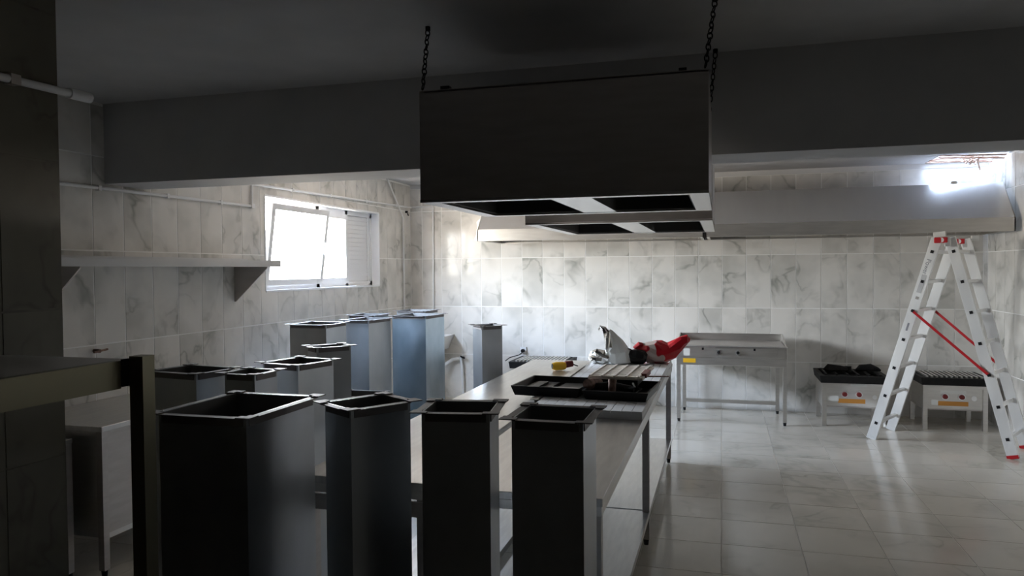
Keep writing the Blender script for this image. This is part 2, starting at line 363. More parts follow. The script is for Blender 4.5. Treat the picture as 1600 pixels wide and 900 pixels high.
MB().cyl((0, 0, 0), (.03, 0, 0), .014, 8).build('plug', M['black'], t); MB().bar((.028, 0, -.02), (.028, .03, -.045), .012, .01).build('hook_arm', M['black'], t)
t = thing('wall_socket', 'white wall socket with a black plug in the far wall', 'socket', (-2.40, D - .006, .635))
B(-.042, .042, -.012, 0, -.042, .042).build('face_plate', M['white'], t, bevel=.003)
MB().cyl((0, -.012, -.005), (0, -.05, -.005), .024, 12).build('plug', M['black'], t, smooth=True)
MB().tube([(0, -.05, -.008), (-.01, -.06, -.03), (-.04, -.065, -.055), (-.10, -.07, -.07), (-.16, -.08, -.09), (-.21, -.10, -.13)], .006, 6).build('cord', M['black'], t, smooth=True)
MB().tube([(.012, -.012, -.03), (.03, -.02, -.06), (.028, -.018, -.095), (.012, -.014, -.13)], .003, 5).build('loose_wire', M['white'], t, smooth=True)

# wall shelf
t = thing('wall_shelf', 'long pale steel shelf on triangular brackets along the left wall', 'shelf', (XL + .005, 4.0, 1.70))
B(0, .335, -1.55, 1.50, 0, .035).build('shelf_board', M['soffit'], t, bevel=.002)
B(.33, .337, -1.55, 1.50, -.012, .04).build('front_lip', M['soffit'], t)
B(0, .012, -1.55, 1.50, .035, .06).build('back_lip', M['soffit'], t)
for y in (-.52, 1.33):
    MB().prism([(0, y, 0), (.315, y, 0), (.315, y, -.02), (.012, y, -.30), (0, y, -.30)], (0, .012, 0)).build('bracket', M['steel_dull'], t)

# ------------------------------------------------------------------ washbasin in the far corner
t = thing('washbasin', 'white washbasin on the far wall in the corner with loose drain pipe', 'washbasin', (-3.55, D - .006, .82))
def rr(x0, x1, y0, y1, z): return [Vector(p) for p in ((x0, y0, z), (x1, y0, z), (x1, y1, z), (x0, y1, z))]
MB().loft([rr(-.15, .15, -.30, 0, -.18), rr(-.20, .21, -.38, 0, -.05), rr(-.22, .23, -.40, 0, 0), rr(-.19, .20, -.37, -.06, 0), rr(-.13, .13, -.30, -.10, -.12)]).build('bowl', M['white'], t, smooth=False)
MB().tube([(0, -.2, -.17), (0, -.2, -.42), (.05, -.17, -.46), (.12, -.13, -.40), (.22, -.06, -.32), (.30, -.03, -.31)], .022, 10).build('drain_pipe', M['white'], t, smooth=True)
MB().tube([(.32, -.03, -.29), (.345, -.04, -.40), (.35, -.035, -.62), (.36, -.03, -.80)], .016, 8).build('hose', M['white'], t, smooth=True)
MB().cyl((.34, 0, -.285), (.34, -.05, -.285), .02, 10).build('valve', M['chrome'], t, smooth=True)
MB().bar((.33, -.06, -.275), (.39, -.06, -.30), .012, .02).build('valve_handle', M['black'], t)

# ------------------------------------------------------------------ canopy hoods on the far wall
def canopy(name, x0, x1, label, lend, rend):
    t = thing(name, label, 'hood', ((x0 + x1) / 2, D - .006, 1.975)); h = (x1 - x0) / 2
    yf, yt = -.945, -.62
    B(-h, h, yf, yf + .012, 0, .13).build('front_band', M['steel'], t)
    MB().prism([(-h, yf, .13), (-h, yf + .012, .13), (-h, yt + .012, .495), (-h, yt, .495)], (2 * h, 0, 0)).build('sloped_face', M['hoodface'], t)
    B(-h, h, yt, 0, .483, .495).build('top_plate', M['steel_dull'], t)
    for s in (-1, 1):
        xx = s * h
        MB().prism([(xx, yf, 0), (xx, yf, .13), (xx, yt, .495), (xx, 0, .495), (xx, 0, 0)], (-s * .01, 0, 0)).build('end_panel', M['steel'], t)
    q = MB(); q.box(-h, h, yf + .012, yf + .05, 0, .012); q.box(-h, h, -.04, 0, 0, .012); q.box(-h, -h + .04, yf + .05, -.04, 0, .012); q.box(h - .04, h, yf + .05, -.04, 0, .012)
    q.build('bottom_rim', M['steel'], t)
    n = max(3, round(2 * h / .5))
    for i in range(n):
        a = -h + .05 + i * (2 * h - .1) / n; b_ = a + (2 * h - .1) / n - .01
        MB().prism([(a, -.55, .42), (a, -.53, .42), (a, -.10, .10), (a, -.12, .10)], (b_ - a, 0, 0)).build('grease_filter', M['steel_dull'], t)
    return t
canopy('wall_canopy_hood', -2.68, -.185, 'steel canopy hood on the far wall, the one nearer the window', 1, 0)
hr = canopy('wall_canopy_hood', -.165, 2.67, 'steel canopy hood on the far wall reaching the right corner above the ladder', 0, 1)
B(-.02, .03, -.56, -.54, .495, .52).build('lifting_tab', M['chrome'], hr, loc=(.98, -.06, 0))
# torn protective film at the end of the first hood
q = MB(); rg = []
for i in range(9):
    z = 1.98 + i * .055; jx = random.uniform(-.035, .015); jy = random.uniform(-.01, .01)
    rg.append([Vector((-2.70 + jx, 8.06 + jy + max(0, i - 2) * .05, z)), Vector((-2.684, 8.052 + max(0, i - 2) * .05, z)), Vector((-2.684, 8.07 + max(0, i - 2) * .05, z))])
o = q.loft(rg).build('film_strip', M['palefilm']); tag(o, 'torn strip of white protective film on the hood end near the window', 'film')

# ------------------------------------------------------------------ island hoods on chains
def island(x0, x1, ya, yb, zb, zt, label):
    t = thing('island_hood', label, 'hood', ((x0 + x1) / 2, ya, zb)); h = (x1 - x0) / 2; d = yb - ya; H = zt - zb
    B(-h, h, 0, .008, 0, H).build('front_panel', M['steel_dull'], t)
    B(-h, h, d - .008, d, 0, H).build('back_panel', M['steel_dull'], t)
    B(-h, -h + .008, .008, d - .008, 0, H).build('side_panel', M['steel_dull'], t); B(h - .008, h, .008, d - .008, 0, H).build('side_panel', M['steel_dull'], t)
    B(-h, h, 0, d, H - .006, H + .004).build('top_panel', M['steel_dull'], t)
    q = MB(); q.box(-h, h, -.003, .05, -.006, .006); q.box(-h, h, d - .05, d + .003, -.006, .006); q.box(-h, -h + .075, .05, d - .05, -.006, .006); q.box(h - .075, h, .05, d - .05, -.006, .006)
    q.build('bottom_rim', M['hoodface'], t)
    q = MB(); q.box(-h + .075, h - .075, .05, .06, .006, .3); q.box(-h + .075, h - .075, d - .06, d - .05, .006, .3); q.box(-h + .075, -h + .085, .06, d - .06, .006, .3); q.box(h - .085, h - .075, .06, d - .06, .006, .3)
    q.box(-h + .075, h - .075, .05, d - .05, .28, .3); q.build('inner_lining', M['hood_in'], t)
    B(-.04, .13, .05, d - .06, -.004, .17).build('grease_trough', M['hoodface'], t)
    for s, a in ((-1, -h + .1), (1, .14)):
        for k in range(2):
            u = a + k * .22
            MB().box(u, u + .2, .1, d - .1, .20, .225).build('grease_filter', M['hood_in'], t)
    return t
ih = island(-1.245, -.048, 2.97, 3.88, 1.945, 2.412, 'big dull steel extraction hood hanging on chains in front of the beam')
island(-1.235, -.055, 4.70, 6.2, 1.945, 2.412, 'second hanging steel extraction hood seen low behind the first one')
B(-.02, .02, .02, .05, .467, .49).build('lifting_tab', M['black'], ih, loc=(-.49, 0, 0)); B(-.015, .015, .02, .05, .467, .487).build('lifting_tab', M['black'], ih, loc=(.5, 0, 0))
def chain(a, b, label):
    a = Vector(a); b = Vector(b); t = thing('hanging_chain', label, 'chain', a, 0, 'chains holding the island hood'); d = b - a; n = max(3, round(d.length / .031))
    ln = d.length / n
    for i in range(n):
        pts = []
        for k in range(12):
            an = 2 * math.pi * k / 12; pts.append((.010 * math.cos(an), 0, (ln * .5 + .003) * math.sin(an) * (1 if abs(math.sin(an)) > .6 else 1.1)))
        q = MB().tube(pts, .0030, 5, closed=True)
        o = q.build('link', M['iron'], t, loc=d * ((i + .5) / n), smooth=True)
        zq = d.to_track_quat('Z', 'Y').to_matrix().to_4x4() @ Matrix.Rotation(R(45 if i % 2 else 135) + random.uniform(-.3, .3), 4, 'Z')
        o.rotation_euler = zq.to_euler()
    MB().cyl((0, 0, 0), (0, 0, .02), .012, 8).build('ceiling_hook', M['iron'], t) if a.z > b.z else None
    return t
chain((-1.29, 3.186, ZC - .018), (-1.235, 2.985, 2.426), 'rusty chain above the left front corner of the big hood')
chain((-.026, 3.185, ZC - .018), (-.06, 2.985, 2.426), 'rusty chain above the right front corner of the big hood')
chain((-.030, 4.0 - .06, ZC - .018), (-.06, 3.86, 2.426), 'rusty chain at the rear of the big hood, running down before the beam')
chain((-1.20, 4.75, ZC - .018), (-1.20, 4.75, 2.426), 'chain of the second hood, above its left front corner')
chain((-.09, 6.1, ZC - .018), (-.09, 6.1, 2.426), 'chain of the second hood, above its right rear corner')

# ------------------------------------------------------------------ ducts standing on the floor
def duct(x, y, wx, wy, H, rz, label, m=None):
    t = thing('duct_section', label, 'duct', (x, y, 0), R(rz), 'sheet metal duct sections standing on end')
    a, b_ = wx / 2 - .028, wy / 2 - .028; th = .0025; z0 = .003; q = MB()
    for s in (-1, 1):
        q.box(-a, a, s * b_ - (th if s > 0 else 0), s * b_ + (0 if s > 0 else th), z0, H)
        q.box(s * a - (th if s > 0 else 0), s * a + (0 if s > 0 else th), -b_ + th, b_ - th, z0, H)
    q.build('duct_body', m or M['galv'], t)
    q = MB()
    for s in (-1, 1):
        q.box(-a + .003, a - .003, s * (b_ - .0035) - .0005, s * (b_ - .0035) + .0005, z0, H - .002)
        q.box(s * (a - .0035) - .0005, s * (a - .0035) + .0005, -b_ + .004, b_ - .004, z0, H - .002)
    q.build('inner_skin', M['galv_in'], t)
    for zz, dz in ((H, -1), (0, 1)):
        lo, hi = sorted((zz, zz + dz * .003)); wl, wh = sorted((zz, zz + dz * .030))
        for s in (-1, 1):
            q = MB(); q.box(-a + .012, a - .012, *sorted((s * b_, s * (b_ + .026))), lo, hi); q.box(-a + .012, a - .012, *sorted((s * b_, s * (b_ + .003))), wl, wh); q.build('flange_bar', M['flange'], t)
            q = MB(); q.box(*sorted((s * a, s * (a + .026))), -b_ + .012, b_ - .012, lo, hi); q.box(*sorted((s * a, s * (a + .003))), -b_ + .012, b_ - .012, wl, wh); q.build('flange_bar', M['flange'], t)
        if dz < 0:
            for sx_ in (-1, 1):
                for sy_ in (-1, 1):
                    q = MB(); q.box(*sorted((sx_ * (a - .02), sx_ * (a + .032))), *sorted((sy_ * b_, sy_ * (b_ + .030))), H + .0005, H + .004)
                    q.box(*sorted((sx_ * a, sx_ * (a + .030))), *sorted((sy_ * (b_ - .02), sy_ * b_)), H + .0005, H + .004)
                    q.build('flange_corner', M['flange'], t)
    return t
DH = 1.2
for a in (
    (-1.575, 2.168, .38, .45, DH, 0, 'widest duct section of the front row, left of its neighbours, right side half lit'),
    (-1.173, 2.312, .235, .285, DH, -33, 'front row duct section turned cornerwise, second from the widest one'),
    (-.826, 2.297, .275, .26, DH, 9, 'dark square duct section in the front row, slightly turned, before the steel table'),
    (-.502, 2.26, .275, .285, DH, 0, 'rightmost dark duct section of the front row, before the white board'),
    (-2.36, 2.90, .33, .27, DH, -9, 'dark short-looking duct section beside the corner post of the tall table'),
    (-2.045, 2.895, .215, .215, DH, -3, 'narrow duct section just behind the widest one, pale side panel'),
    (-2.045, 3.285, .29, .30, DH, -13, 'duct section behind the narrow one with a thick pinkish top flange'),
    (-2.28, 4.0, .20, .27, DH, -38, 'thin dark duct section with a bright rim standing alone in the middle'),
    (-3.35, 5.70, .40, .40, DH, 0, 'wide grey duct section under the window, nearest the shelf'),
    (-3.19, 6.30, .33, .44, DH, -6, 'blue-grey duct section below the window, between two wider ones'),
    (-2.955, 6.97, .42, .50, DH, -3, 'largest bluish duct section by the far corner with white smears'),
    (-3.50, 6.95, .34, .40, DH, 2, 'duct section hidden behind the blue-grey one, only its rim showing'),
    (-3.30, 7.75, .40, .40, DH, -2, 'rearmost duct section by the corner, rim showing over the largest one'),
    (-1.835, 5.745, .24, .235, DH, -48, 'slim pale duct section standing against the steel tables by the socket'),
    (-2.93, 5.62, .40, .35, .62, 0, 'low duct section, little more than its rim showing behind the front row'),
): duct(*a, m=M['galv_skytint'] if 'blu' in a[-1] and 'low' not in a[-1] else None)

# ------------------------------------------------------------------ steel tables
def leg(t, x, y, z1, w=.04, m='steel_dull', z0=0):
    o = B(-w / 2, w / 2, -w / 2, w / 2, .035 + z0, z1).build('leg', M[m], t, loc=(x, y, 0))
    MB().cyl((0, 0, z0), (0, 0, .036 + z0), .014, 10, .018).build('foot', M['black'], o, smooth=True)
    return o
def table(x0, x1, y0, y1, z, ys, label, shelf=.2, name='steel_work_table'):
    t = thing(name, label, 'table', ((x0 + x1) / 2, y0, 0)); h = (x1 - x0) / 2; d = y1 - y0
    B(-h, h, 0, d, z - .03, z).build('tabletop', M['steel_top'], t, bevel=.002)
    q = MB(); q.box(-h + .004, h - .004, .004, .02, z - .065, z - .03); q.box(-h + .004, h - .004, d - .02, d - .004, z - .065, z - .03); q.box(-h + .004, -h + .02, .02, d - .02, z - .065, z - .03); q.box(h - .02, h - .004, .02, d - .02, z - .065, z - .03)
    q.build('apron', M['steel'], t)
    for y in ys:
        for s in (-1, 1): leg(t, s * (h - .032), y - y0, z - .03)
    for a, b_ in zip(ys[:-1], ys[1:]):
        B(-h + .02, h - .012, a - y0 + .022, b_ - y0 - .0, shelf - .035, shelf).build('undershelf', M['steel_top'], t)
    return t
TR = table(-1.045, -.405, 2.58, 6.44, .84, (2.64, 4.45, 6.39), 'long steel work table carrying the white board, nearer the ladder')
TL = table(-1.63, -1.085, 2.60, 6.46, .84, (2.66, 4.47, 6.41), 'long bare steel work table on the window side of the middle pair')
B(-.265, .265, .02, .03, .70, .76).build('cross_bar', M['steel_dull'], TL)
# board of grooved strips
t = thing('grooved_board', 'thick white board of grooved strips lying on the right steel table', 'board', (-1.03, 3.98, .84))
B(0, .62, 0, 2.42, 0, .03).build('base_layer', M['foam'], t)
nst = 11; wst = .62 / nst
for i in range(nst):
    for (a, b_) in ((0, .52), (.525, .98), (.985, 1.44), (1.445, 2.42)):
        B(i * wst + .0015, (i + 1) * wst - .0015, a, b_, .03, .044).build('strip', M['foam'], t)
q = thing('steel_rail', 'shiny narrow metal rail lying along the seam between the two tables', 'rail', (-1.055, 4.2, .84))
B(-.022, -.004, 0, 1.75, 0, .02).build('rail_web', M['chrome'], q); B(-.028, .02, 0, 1.75, .045, .050).build('rail_cap', M['steel'], q); B(-.004, .0, 0, 1.75, .0, .045).build('rail_flange', M['steel_dull'], q)

ZB = .884
# open tool case
def tray(name, x0, x1, y0, y1, t, z=0, H=.06):
    q = MB(); w_ = .012
    q.loft([rr(x0 + .02, x1 - .02, y0 + .02, y1 - .02, z), rr(x0, x1, y0, y1, z + H), rr(x0 + w_, x1 - w_, y0 + w_, y1 - w_, z + H), rr(x0 + .03, x1 - .03, y0 + .03, y1 - .03, z + .012)])
    return q.build(name, M['black'], t)
t = thing('tool_case', 'black plastic tool case lying open on the white board', 'case', (-.80, 4.30, ZB), R(-4))
a = tray('lid_shell', -.44, -.01, .0, .46, t); b_ = tray('base_shell', .01, .40, -.02, .46, t, H=.055)
for (x0, x1, y0, y1, z1) in ((-.40, -.24, .05, .40, .03), (-.23, -.06, .05, .18, .035), (-.20, -.07, .22, .40, .028), (-.36, -.30, .1, .34, .042)):
    B(x0, x1, y0, y1, .012, z1).build('moulded_rib', M['steel_dull'] if z1 == .035 else M['black'], a)
for y in (.06, .30): MB().cyl((0, y, .05), (0, y + .10, .05), .012, 8).build('hinge', M['black'], t, smooth=True)
B(-.46, -.435, .17, .25, .02, .05).build('latch', M['black'], t)
# power tool in the case
t = thing('rotary_hammer', 'brown worn power tool lying in the open black case', 'power tool', (-.72, 4.36, ZB + .055), R(-4))
MB().tube([(-.05, .0, .02), (-.03, .06, .02), (0, .12, .02)], [.035, .032, .02], 12).build('chuck', M['brown'], t, smooth=True)
MB().tube([(.10, -.02, -.02), (.10, -.01, .03), (.10, 0, .055)], [.025, .022, .026], 12).build('motor_cap', M['brown'], t, smooth=True)
MB().tube([(-.03, .03, .01), (.08, .05, .015), (.22, .03, .0)], [.016, .024, .018], 10).build('grip', M['iron'], t, smooth=True)
MB().tube([(.18, .02, .0), (.24, -.03, .02), (.21, .06, .03), (.26, .05, .0), (.23, -.02, -.02)], .007, 6).build('cord', M['black'], t, smooth=True)
# slatted tray
t = thing('slatted_tray', 'grey beige slatted tray resting on a dark box over the tool case', 'tray', (-.79, 4.52, ZB + .055), R(-2))
B(.0, .30, .0, .50, .0, .035).build('dark_box', M['black'], t)
B(-.005, .33, -.005, .55, .035, .048).build('tray_plate', M['traygrey'], t)
for i in range(5): B(i * .0745 + .0, i * .0745 + .012, 0, .54, .048, .058).build('divider', M['traygrey'], t)
for i in range(4):
    for j in range(12): B(i * .0745 + .014, i * .0745 + .073, j * .045 + .004, j * .045 + .026, .048, .054).build('slat', M['traygrey'], t)
B(.305, .34, .10, .30, .035, .062).build('clip', M['darkred'], t)
q = thing('steel_ruler', 'thin brown metal strip lying across the white board beside the tray', 'strip', (-.46, 5.30, ZB), R(-78))
B(-.012, .012, -.12, .10, 0, .006).build('blade', M['brown'], q); MB().cyl((0, .085, .006), (0, .085, .008), .006, 8).build('rivet', M['chrome'], q)

# foil, black pouch, red bag
def lump(cs, rs, n=14, seed=1, jit=.12, sq=(1, 1)):
    rnd = random.Random(seed); rings = []
    for i, (c_, r_) in enumerate(zip(cs, rs)):
        d = Vector(cs[min(i + 1, len(cs) - 1)]) - Vector(cs[max(i - 1, 0)]); d.normalize()
        x = Vector((0, 1, 0)).cross(d)
        if x.length < .1: x = Vector((1, 0, 0))
        x.normalize(); y = d.cross(x)
        rings.append([Vector(c_) + (x * math.cos(6.2832 * j / n) * sq[0] + y * math.sin(6.2832 * j / n) * sq[1]) * r_ * (1 + rnd.uniform(-jit, jit)) for j in range(n)])
        for p in rings[-1]: p.z = max(p.z, .002)
    return MB().loft(rings)
t = thing('foil_wrapping', 'crumpled silver foil standing up in a pale cone on the far end of the board', 'foil', (-.84, 5.98, ZB))
lump([(.02, 0, .0), (.03, 0, .02), (.025, 0, .09), (.005, 0, .17), (-.025, 0, .235), (-.04, 0, .27)], [.10, .115, .105, .07, .035, .018], 16, 4, .06).build('pale_sheet', M['palefilm'], t)
lump([(-.035, -.10, .10), (-.03, -.095, .13), (-.035, -.06, .20), (-.045, -.04, .25), (-.075, -.03, .285), (-.105, -.03, .295), (-.115, -.03, .27)], [.012, .03, .034, .028, .022, .018, .008], 10, 9, .35).build('foil_crest', M['foil'], t)
lump([(-.20, -.03, .05), (-.17, -.03, .045), (-.12, -.04, .05), (-.06, -.06, .05), (-.02, -.08, .04)], [.02, .05, .06, .055, .03], 11, 12, .30).build('foil_crumple', M['foil'], t)
t = thing('black_pouch', 'small black cloth pouch squeezed between the foil and the red bag', 'pouch', (-.70, 6.0, ZB))
lump([(-.04, 0, .05), (-.02, 0, .055), (.04, 0, .055), (.10, 0, .05), (.12, 0, .045)], [.02, .055, .06, .055, .03], 12, 3, .14).build('cloth', M['black'], t)
MB().tube([(-.03, -.03, .09), (-.035, -.03, .125), (-.01, -.03, .12), (.02, -.03, .10)], .006, 6).build('strap', M['black'], t, smooth=True)
t = thing('red_carrier_bag', 'bright red plastic bag with pale print, stuffed, at the far table corner', 'bag', (-.66, 6.08, ZB))
lump([(0, 0, .06), (.02, 0, .075), (.08, 0, .085), (.15, 0, .085), (.21, 0, .085), (.27, 0, .105), (.32, 0, .15), (.36, 0, .185), (.395, 0, .195), (.415, 0, .19)],
     [.02, .06, .085, .092, .088, .07, .052, .045, .035, .012], 13, 21, .17).build('bag_body', M['redbag'], t)
lump([(.0, -.03, .1), (-.015, -.03, .12), (.02, -.03, .15), (.05, -.02, .155)], [.01, .024, .022, .01], 8, 5, .2).build('bag_handle', M['redbag'], t)
t = thing('cable_adapter', 'small yellow and red plug adapter with a grey lead on the bare table', 'adapter', (-1.25, 5.80, .84), R(30))
MB().tube([(-.06, 0, .035), (-.03, 0, .035), (.03, 0, .035), (.05, 0, .035)], [.026, .034, .033, .026], 14).build('yellow_body', M['yellow'], t, smooth=True)
MB().cyl((-.063, 0, .035), (-.058, 0, .035), .022, 12).build('socket_mouth', M['black'], t, smooth=True)
MB().tube([(.05, 0, .045), (.11, 0, .05)], [.028, .024], 12).build('red_collar', M['darkred'], t, smooth=True)
MB().tube([(.11, 0, .045), (.15, -.01, .03), (.18, -.02, .012)], .005, 6).build('lead', M['black'], t, smooth=True)
B(.17, .25, -.045, -.01, .0, .022).build('grey_plug', M['steel_dull'], t)

# ------------------------------------------------------------------ tall table by the camera
t = thing('tall_steel_table', 'tall dark steel table in the near left corner with a square corner post', 'table', (-1.545, 1.74, 0))
zt = 1.405
B(-.95, -.055, -1.6, -.01, zt - .02, zt).build('tabletop', M['steel_dull'], t, bevel=.002)
B(-.075, -.05, -1.6, -.07, zt - .075, zt + .002).build('side_rail', M['steel_warmlit'], t)
B(-.95, -.055, -.03, -.008, zt - .075, zt - .02).build('end_rail', M['steel_dull'], t)
o = B(-.045, 0, -.045, 0, .03, zt + .012).build('leg', M['steel_warmlit'], t); MB().cyl((-.0225, -.0225, 0), (-.0225, -.0225, .032), .016, 10).build('foot', M['black'], o)
B(-.05, -.045, -.07, -.004, zt - .07, zt + .006).build('bracket_plate', M['black'], t)
for (x, y) in ((-.0225, -1.575), (-.92, -.03), (-.92, -1.575)): leg(t, x, y, zt - .02, .045, 'steel')

# ------------------------------------------------------------------ steel cabinets along the left wall
t = thing('steel_counter', 'closed steel counter by the left wall, behind the tall table post', 'counter', (-3.21, 3.22, 0))
B(-.70, .0, 0, 1.35, .79, .82).build('countertop', M['steel_top'], t, bevel=.002)
B(-.022, -.012, .05, 1.31, .23, .79).build('side_panel', M['steel_dull'], t); B(-.66, -.05, .03, .04, .23, .79).build('end_panel', M['steel'], t)
B(-.68, -.014, .04, 1.33, .20, .23).build('undershelf', M['steel_top'], t)
for (x, y) in ((-.022, .022), (-.022, 1.33), (-.67, .022), (-.67, 1.33)): leg(t, x, y, .79, .038)
t = thing('low_steel_stand', 'lower steel stand tucked before the counter at the left wall', 'stand', (-3.365, 2.50, 0))
B(-.52, .0, 0, .68, .735, .76).build('top_plate', M['steel_top'], t, bevel=.002)
B(-.03, -.02, .05, .62, .22, .735).build('side_panel', M['steel_dull'], t)
B(-.50, -.02, .04, .64, .20, .22).build('undershelf', M['steel_top'], t)
for (x, y) in ((-.022, .02), (-.022, .66), (-.5, .02), (-.5, .66)): leg(t, x, y, .735, .036)

# ------------------------------------------------------------------ griddle on tall stand
t = thing('gas_griddle', 'wide steel gas griddle on tall open legs with two knobs', 'griddle', (.09, 8.14, 0))
h = .56
B(-h, h, 0, .70, .70, .81).build('body', M['steel'], t, bevel=.003)
B(-h + .02, h - .02, -.012, 0, .70, .805).build('control_panel', M['steel'], t)
B(-h, h, -.008, .70, .615, .70).build('lower_apron', M['steel'], t, bevel=.003)
B(-h - .005, h + .005, -.015, .03, .806, .822).build('front_lip', M['chrome'], t)
B(-h + .02, h - .02, .03, .66, .81, .825).build('hotplate', M['steel_dull'], t)
MB().prism([(-h, .03, .81), (-h, .70, .81), (-h, .70, .90), (-h, .60, .90)], (.012, 0, 0)).build('splash_side', M['steel'], t)
MB().prism([(h, .03, .81), (h, .70, .81), (h, .70, .90), (h, .60, .90)], (-.012, 0, 0)).build('splash_side', M['steel'], t)
B(-h, h, .69, .70, .81, .90).build('splash_back', M['steel'], t)
for x in (-.123, .072):
    k = MB().cyl((0, -.012, 0), (0, -.022, 0), .027, 20).build('knob', M['chrome'], t, loc=(x, 0, .756), smooth=True)
    MB().cyl((0, -.022, 0), (0, -.045, 0), .016, 14, .014).build('knob_cap', M['black'], k, smooth=True)
for x in (-.286, .238): B(-.010, .010, -.0135, -.012, -.012, .012).build('sight_hole', M['black'], t, loc=(x, 0, .79))
B(-.485, -.42, -.0135, -.012, .715, .79).build('paper_label', M['sticker'], t); B(-.49, -.36, -.010, -.008, .64, .685).build('warning_sticker', M['yellow'], t)
for (x, y) in ((-h + .022, .02), (h - .022, .02), (-h + .05, .68), (h - .05, .68)): leg(t, x, y, .62, .038, 'steel')
B(-h + .06, h - .06, .665, .695, .10, .14).build('rear_stretcher', M['steel'], t)

# ------------------------------------------------------------------ low stoves
def stove(x0, yf, w, label, knobs, hh=.455, d=.56):
    t = thing('low_stove', label, 'stove', (x0 + w / 2, yf, 0), 0, 'low steel stoves by the far wall'); h = w / 2
    B(-h + .035, h - .035, .012, .02, .215, hh - .01).build('front_panel', M['steel'], t)
    B(-h + .004, -h + .012, .03, d - .03, .20, hh).build('side_panel', M['steel'], t); B(h - .012, h - .004, .03, d - .03, .20, hh).build('side_panel', M['steel'], t)
    B(-h + .02, h - .02, .02, d - .02, .20, .215).build('drip_tray', M['steel_dull'], t)
    B(-h, h, 0, .02, hh - .035, hh).build('top_rail', M['steel'], t)
    for (x, y) in ((-h + .022, .02), (h - .022, .02), (-h + .022, d - .02), (h - .022, d - .02)): B(-.021, .021, -.021, .021, .0, hh).build('leg', M['steel'], t, loc=(x, y, 0))
    for kx in knobs:
        k = MB().cyl((0, 0, 0), (0, -.012, 0), .033, 18).build('knob', M['chrome'], t, loc=(kx, .012, .338), smooth=True)
        MB().cyl((0, -.012, 0), (0, -.034, 0), .025, 14, .022).build('knob_cap', M['darkred'], k, smooth=True)
    a, b_ = knobs
    B(a - .06, b_ + .06, .0105, .012, .245, .29).build('warning_sticker', M['orange'], t)
    return t
def black_top(t, w, d, z, slats, pale):
    h = w / 2 + .015
    MB().loft([rr(-h, h, -.035, d, z), rr(-h - .012, h + .012, -.045, d + .01, z + .075), rr(-h + .03, h - .03, -.005, d - .03, z + .075), rr(-h + .05, h - .05, .02, d - .05, z + .02)]).build('black_pan', M['iron'], t)
    for i in range(slats):
        x = -h + .06 + i * (2 * h - .12) / (slats - 1)
        MB().box(x - .010, x + .010, .03, d - .06, z + .07, z + .087).build('grate_bar', M['steel'] if pale else M['iron'], t)
s1 = stove(1.0, 8.25, .60, 'low steel stove with black pan heaped with black burner parts, beside the griddle', (-.085, .052))
black_top(s1, .60, .56, .455, 6, False)
B(-.25, -.14, .0095, .0115, .265, .315).build('paper_label', M['sticker'], s1); B(-.03, .12, -.0015, 0, .425, .45).build('paper_label', M['sticker'], s1)
MB().cyl((.20, .011, .315), (.20, .008, .315), .022, 14).build('ignition_plate', M['chrome'], s1, smooth=True)
t = thing('burner_parts', 'pile of black cast burner parts on the pan of the first low stove', 'burner', (1.30, 8.5, .54))
lump([(-.26, -.05, .03), (-.22, -.05, .035), (-.1, -.05, .04), (.0, -.03, .03)], [.01, .04, .035, .015], 10, 31, .2).build('cast_burner', M['iron'], t)
MB().cyl((-.02, -.02, .0), (-.02, -.02, .06), .035, 12).build('burner_head', M['iron'], t, smooth=True)
lump([(.06, 0, .02), (.1, 0, .04), (.2, 0, .05), (.27, 0, .03), (.3, 0, .02)], [.01, .035, .04, .025, .008], 10, 33, .15).build('cast_burner', M['iron'], t)
s2 = stove(1.955, 8.32, .58, 'low steel stove with pale grate bars, standing behind the ladder', (-.09, .06))
black_top(s2, .58, .50, .455, 12, True)
B(-.13, .10, .0105, .012, .365, .40).build('paper_label', M['sticker'], s2); B(-.21, -.15, .0095, .0115, .25, .30).build('paper_label', M['sticker'], s2)
MB().cyl((.17, .011, .325), (.17, .008, .325), .026, 14).build('ignition_plate', M['chrome'], s2, smooth=True)
s3 = stove(-2.30, 8.1, .62, 'low steel stove with grate bars beyond the bare table, under the socket', (-.09, .06), hh=.53)
black_top(s3, .62, .56, .53, 14, True)

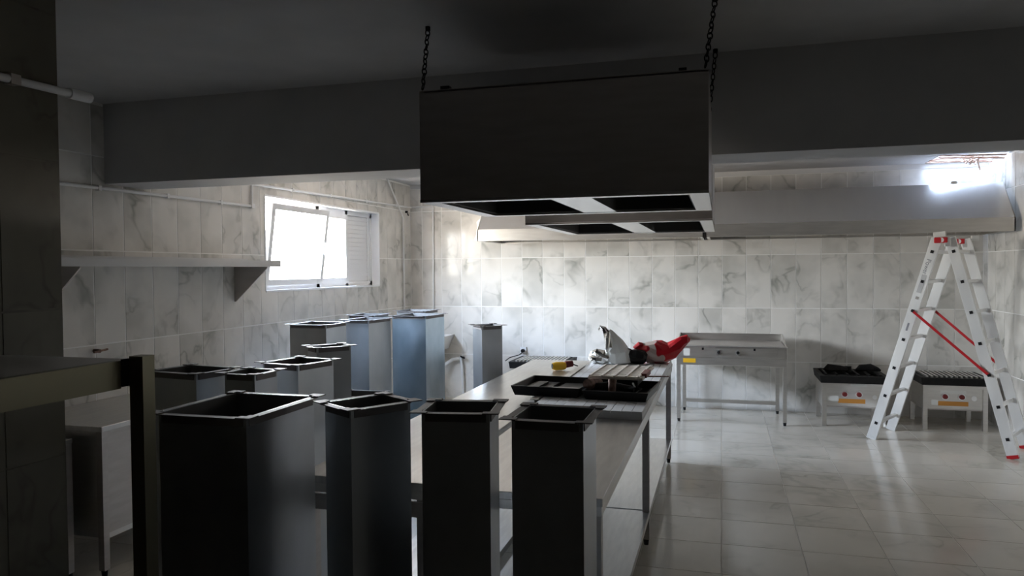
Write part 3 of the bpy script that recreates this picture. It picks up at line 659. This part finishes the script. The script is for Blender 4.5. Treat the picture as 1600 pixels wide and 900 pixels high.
# ------------------------------------------------------------------ ladder
A = Vector((1.378, 7.729, 0)); Bp = Vector((2.376, 7.189, 0)); wd = Vector((.26, .47, 0)).normalized()
t = thing('step_ladder', 'aluminium double ladder with red braces standing open before the low stoves', 'ladder', (A + Bp) / 2)
t.location.z = 0; O = t.location.copy(); apex = Vector((1.905, 7.445, 1.90)); sd = (Bp - A).normalized()
def rail(a, b_, name, w=.088, d=.026, lab=None):
    z = (b_ - a).normalized(); x = wd; y = z.cross(x).normalized()
    mx = Matrix((x, y, z)).transposed().to_4x4(); mx.translation = a - O
    return MB().box(-d / 2, d / 2, -w / 2, w / 2, 0, (b_ - a).length, mx).build(name, M['alu'], t, bevel=.003)
tops = apex
for fl, foot, off, n in (('left', A, -.05, 7), ('right', Bp, .05, 7)):
    top0 = apex + sd * off; width = .54 if fl == 'left' else .50; sh0 = 0 if fl == 'left' else .02
    for s in (0, 1):
        a = foot + wd * (sh0 + s * width); a.z = .015; b_ = top0 + wd * (sh0 + s * width)
        rl = rail(a, b_, 'rail')
        dd = (b_ - a).normalized()
        q = MB(); mx = Matrix((wd, dd.cross(wd).normalized(), dd)).transposed().to_4x4(); mx.translation = a - O - dd * .012
        q.box(-.018, .018, -.044, .044, 0, .03, mx).build('foot', M['red'] if fl == 'right' else M['alu'], t)
        for i in range(n):
            p = a + (b_ - a) * ((i + .55) / (n + .0))
            if s == 0:
                r_ = MB().bar(p - O + wd * .012, p - O + wd * (width - .012), .028, .028, up=dd).build('rung', M['alu'], t)
                MB().bar(p - O - wd * .0165, p - O - wd * .012, .026, .026, up=dd).build('rung_cap', M['black'], t)
            else:
                MB().bar(p - O + wd * .012, p - O + wd * .0165, .026, .026, up=dd).build('rung_cap', M['black'], t)
for s, w_ in ((0, -.03), (1, .53)):
    p = apex + wd * w_ + Vector((0, 0, -.02))
    MB().bar(p - O - sd * .06, p - O + sd * .05 + Vector((0, 0, .0)), .05, .06, up=wd).build('hinge', M['red'], t, bevel=.006)
    MB().cyl(p - O - wd * .03 + sd * .0, p - O + wd * .03, .022, 14).build('hinge_pin', M['alu'], t, smooth=True)
    MB().bar(p - O + sd * .05 - Vector((0, 0, .06)), p - O + sd * .045 + Vector((0, 0, .02)), .05, .05, up=wd).build('hinge_plate', M['chrome'], t, bevel=.004)
MB().bar(apex - O - wd * .03 - sd * .07 + Vector((0, 0, .025)), apex - O - wd * .03 + sd * .03 + Vector((0, 0, .035)), .05, .02, up=wd).build('hinge_cap', M['sticker'], t, bevel=.004)
B(-.03, .03, -.02, .02, -.02, .03).build('lock_knob', M['sticker'], t, loc=apex - O + wd * .56 + sd * .12)
la = A.copy(); la.z = .015; lt = apex - sd * .05; ra = Bp.copy(); ra.z = .015; rt = apex + sd * .05
for s, w1, w2 in ((0, -.024, -.004), (1, .564, .544)):
    p = la + (lt - la) * ((4 + .55) / 7) + wd * w1; q_ = ra + (rt - ra) * ((2 + .55) / 7) + wd * w2
    if s == 0: q_ = q_ - wd * .0
    MB().bar(p - O, q_ - O, .022, .008, up=wd).build('brace', M['red'], t)
    for e_ in (p, q_): MB().cyl(e_ - O - wd * .008, e_ - O + wd * .008, .012, 10).build('brace_bolt', M['black'], t, smooth=True)
# printing on the near left rail
def text_mesh(body, size, m, parent, mxw, name='lettering'):
    cu = bpy.data.curves.new('lettering', 'FONT'); cu.body = body; cu.size = size; cu.extrude = .0004; cu.align_x = 'LEFT'
    o = bpy.data.objects.new('lettering_src', cu); COL.objects.link(o); bpy.context.view_layer.update()
    me = bpy.data.meshes.new_from_object(o.evaluated_get(bpy.context.evaluated_depsgraph_get())); bpy.data.objects.remove(o)
    me.materials.clear(); me.materials.append(m); n_ = bpy.data.objects.new(name, me); COL.objects.link(n_); n_.parent = parent; n_.matrix_local = mxw
    return n_
dd = (lt - la).normalized(); nrm = -wd; xa = -dd; ya = nrm.cross(xa).normalized()
def railmx(fr, lat=0):
    mx = Matrix((xa, ya, nrm)).transposed().to_4x4(); mx.translation = la + (lt - la) * fr - O + nrm * .0142 + ya * lat; return mx
text_mesh('Power', .055, M['text'], t, railmx(.90, -.020))
MB().box(0, .17, -.02, .02, 0, .0008, railmx(.825)).build('printed_band', M['printband'], t)
MB().box(0, .075, -.008, .008, 0, .0008, railmx(.59)).build('printed_band', M['text'], t)
MB().box(-.012, .012, -.012, .012, 0, .002, railmx(.713)).build('rivet', M['steel_dull'], t)
bpy.context.view_layer.update()
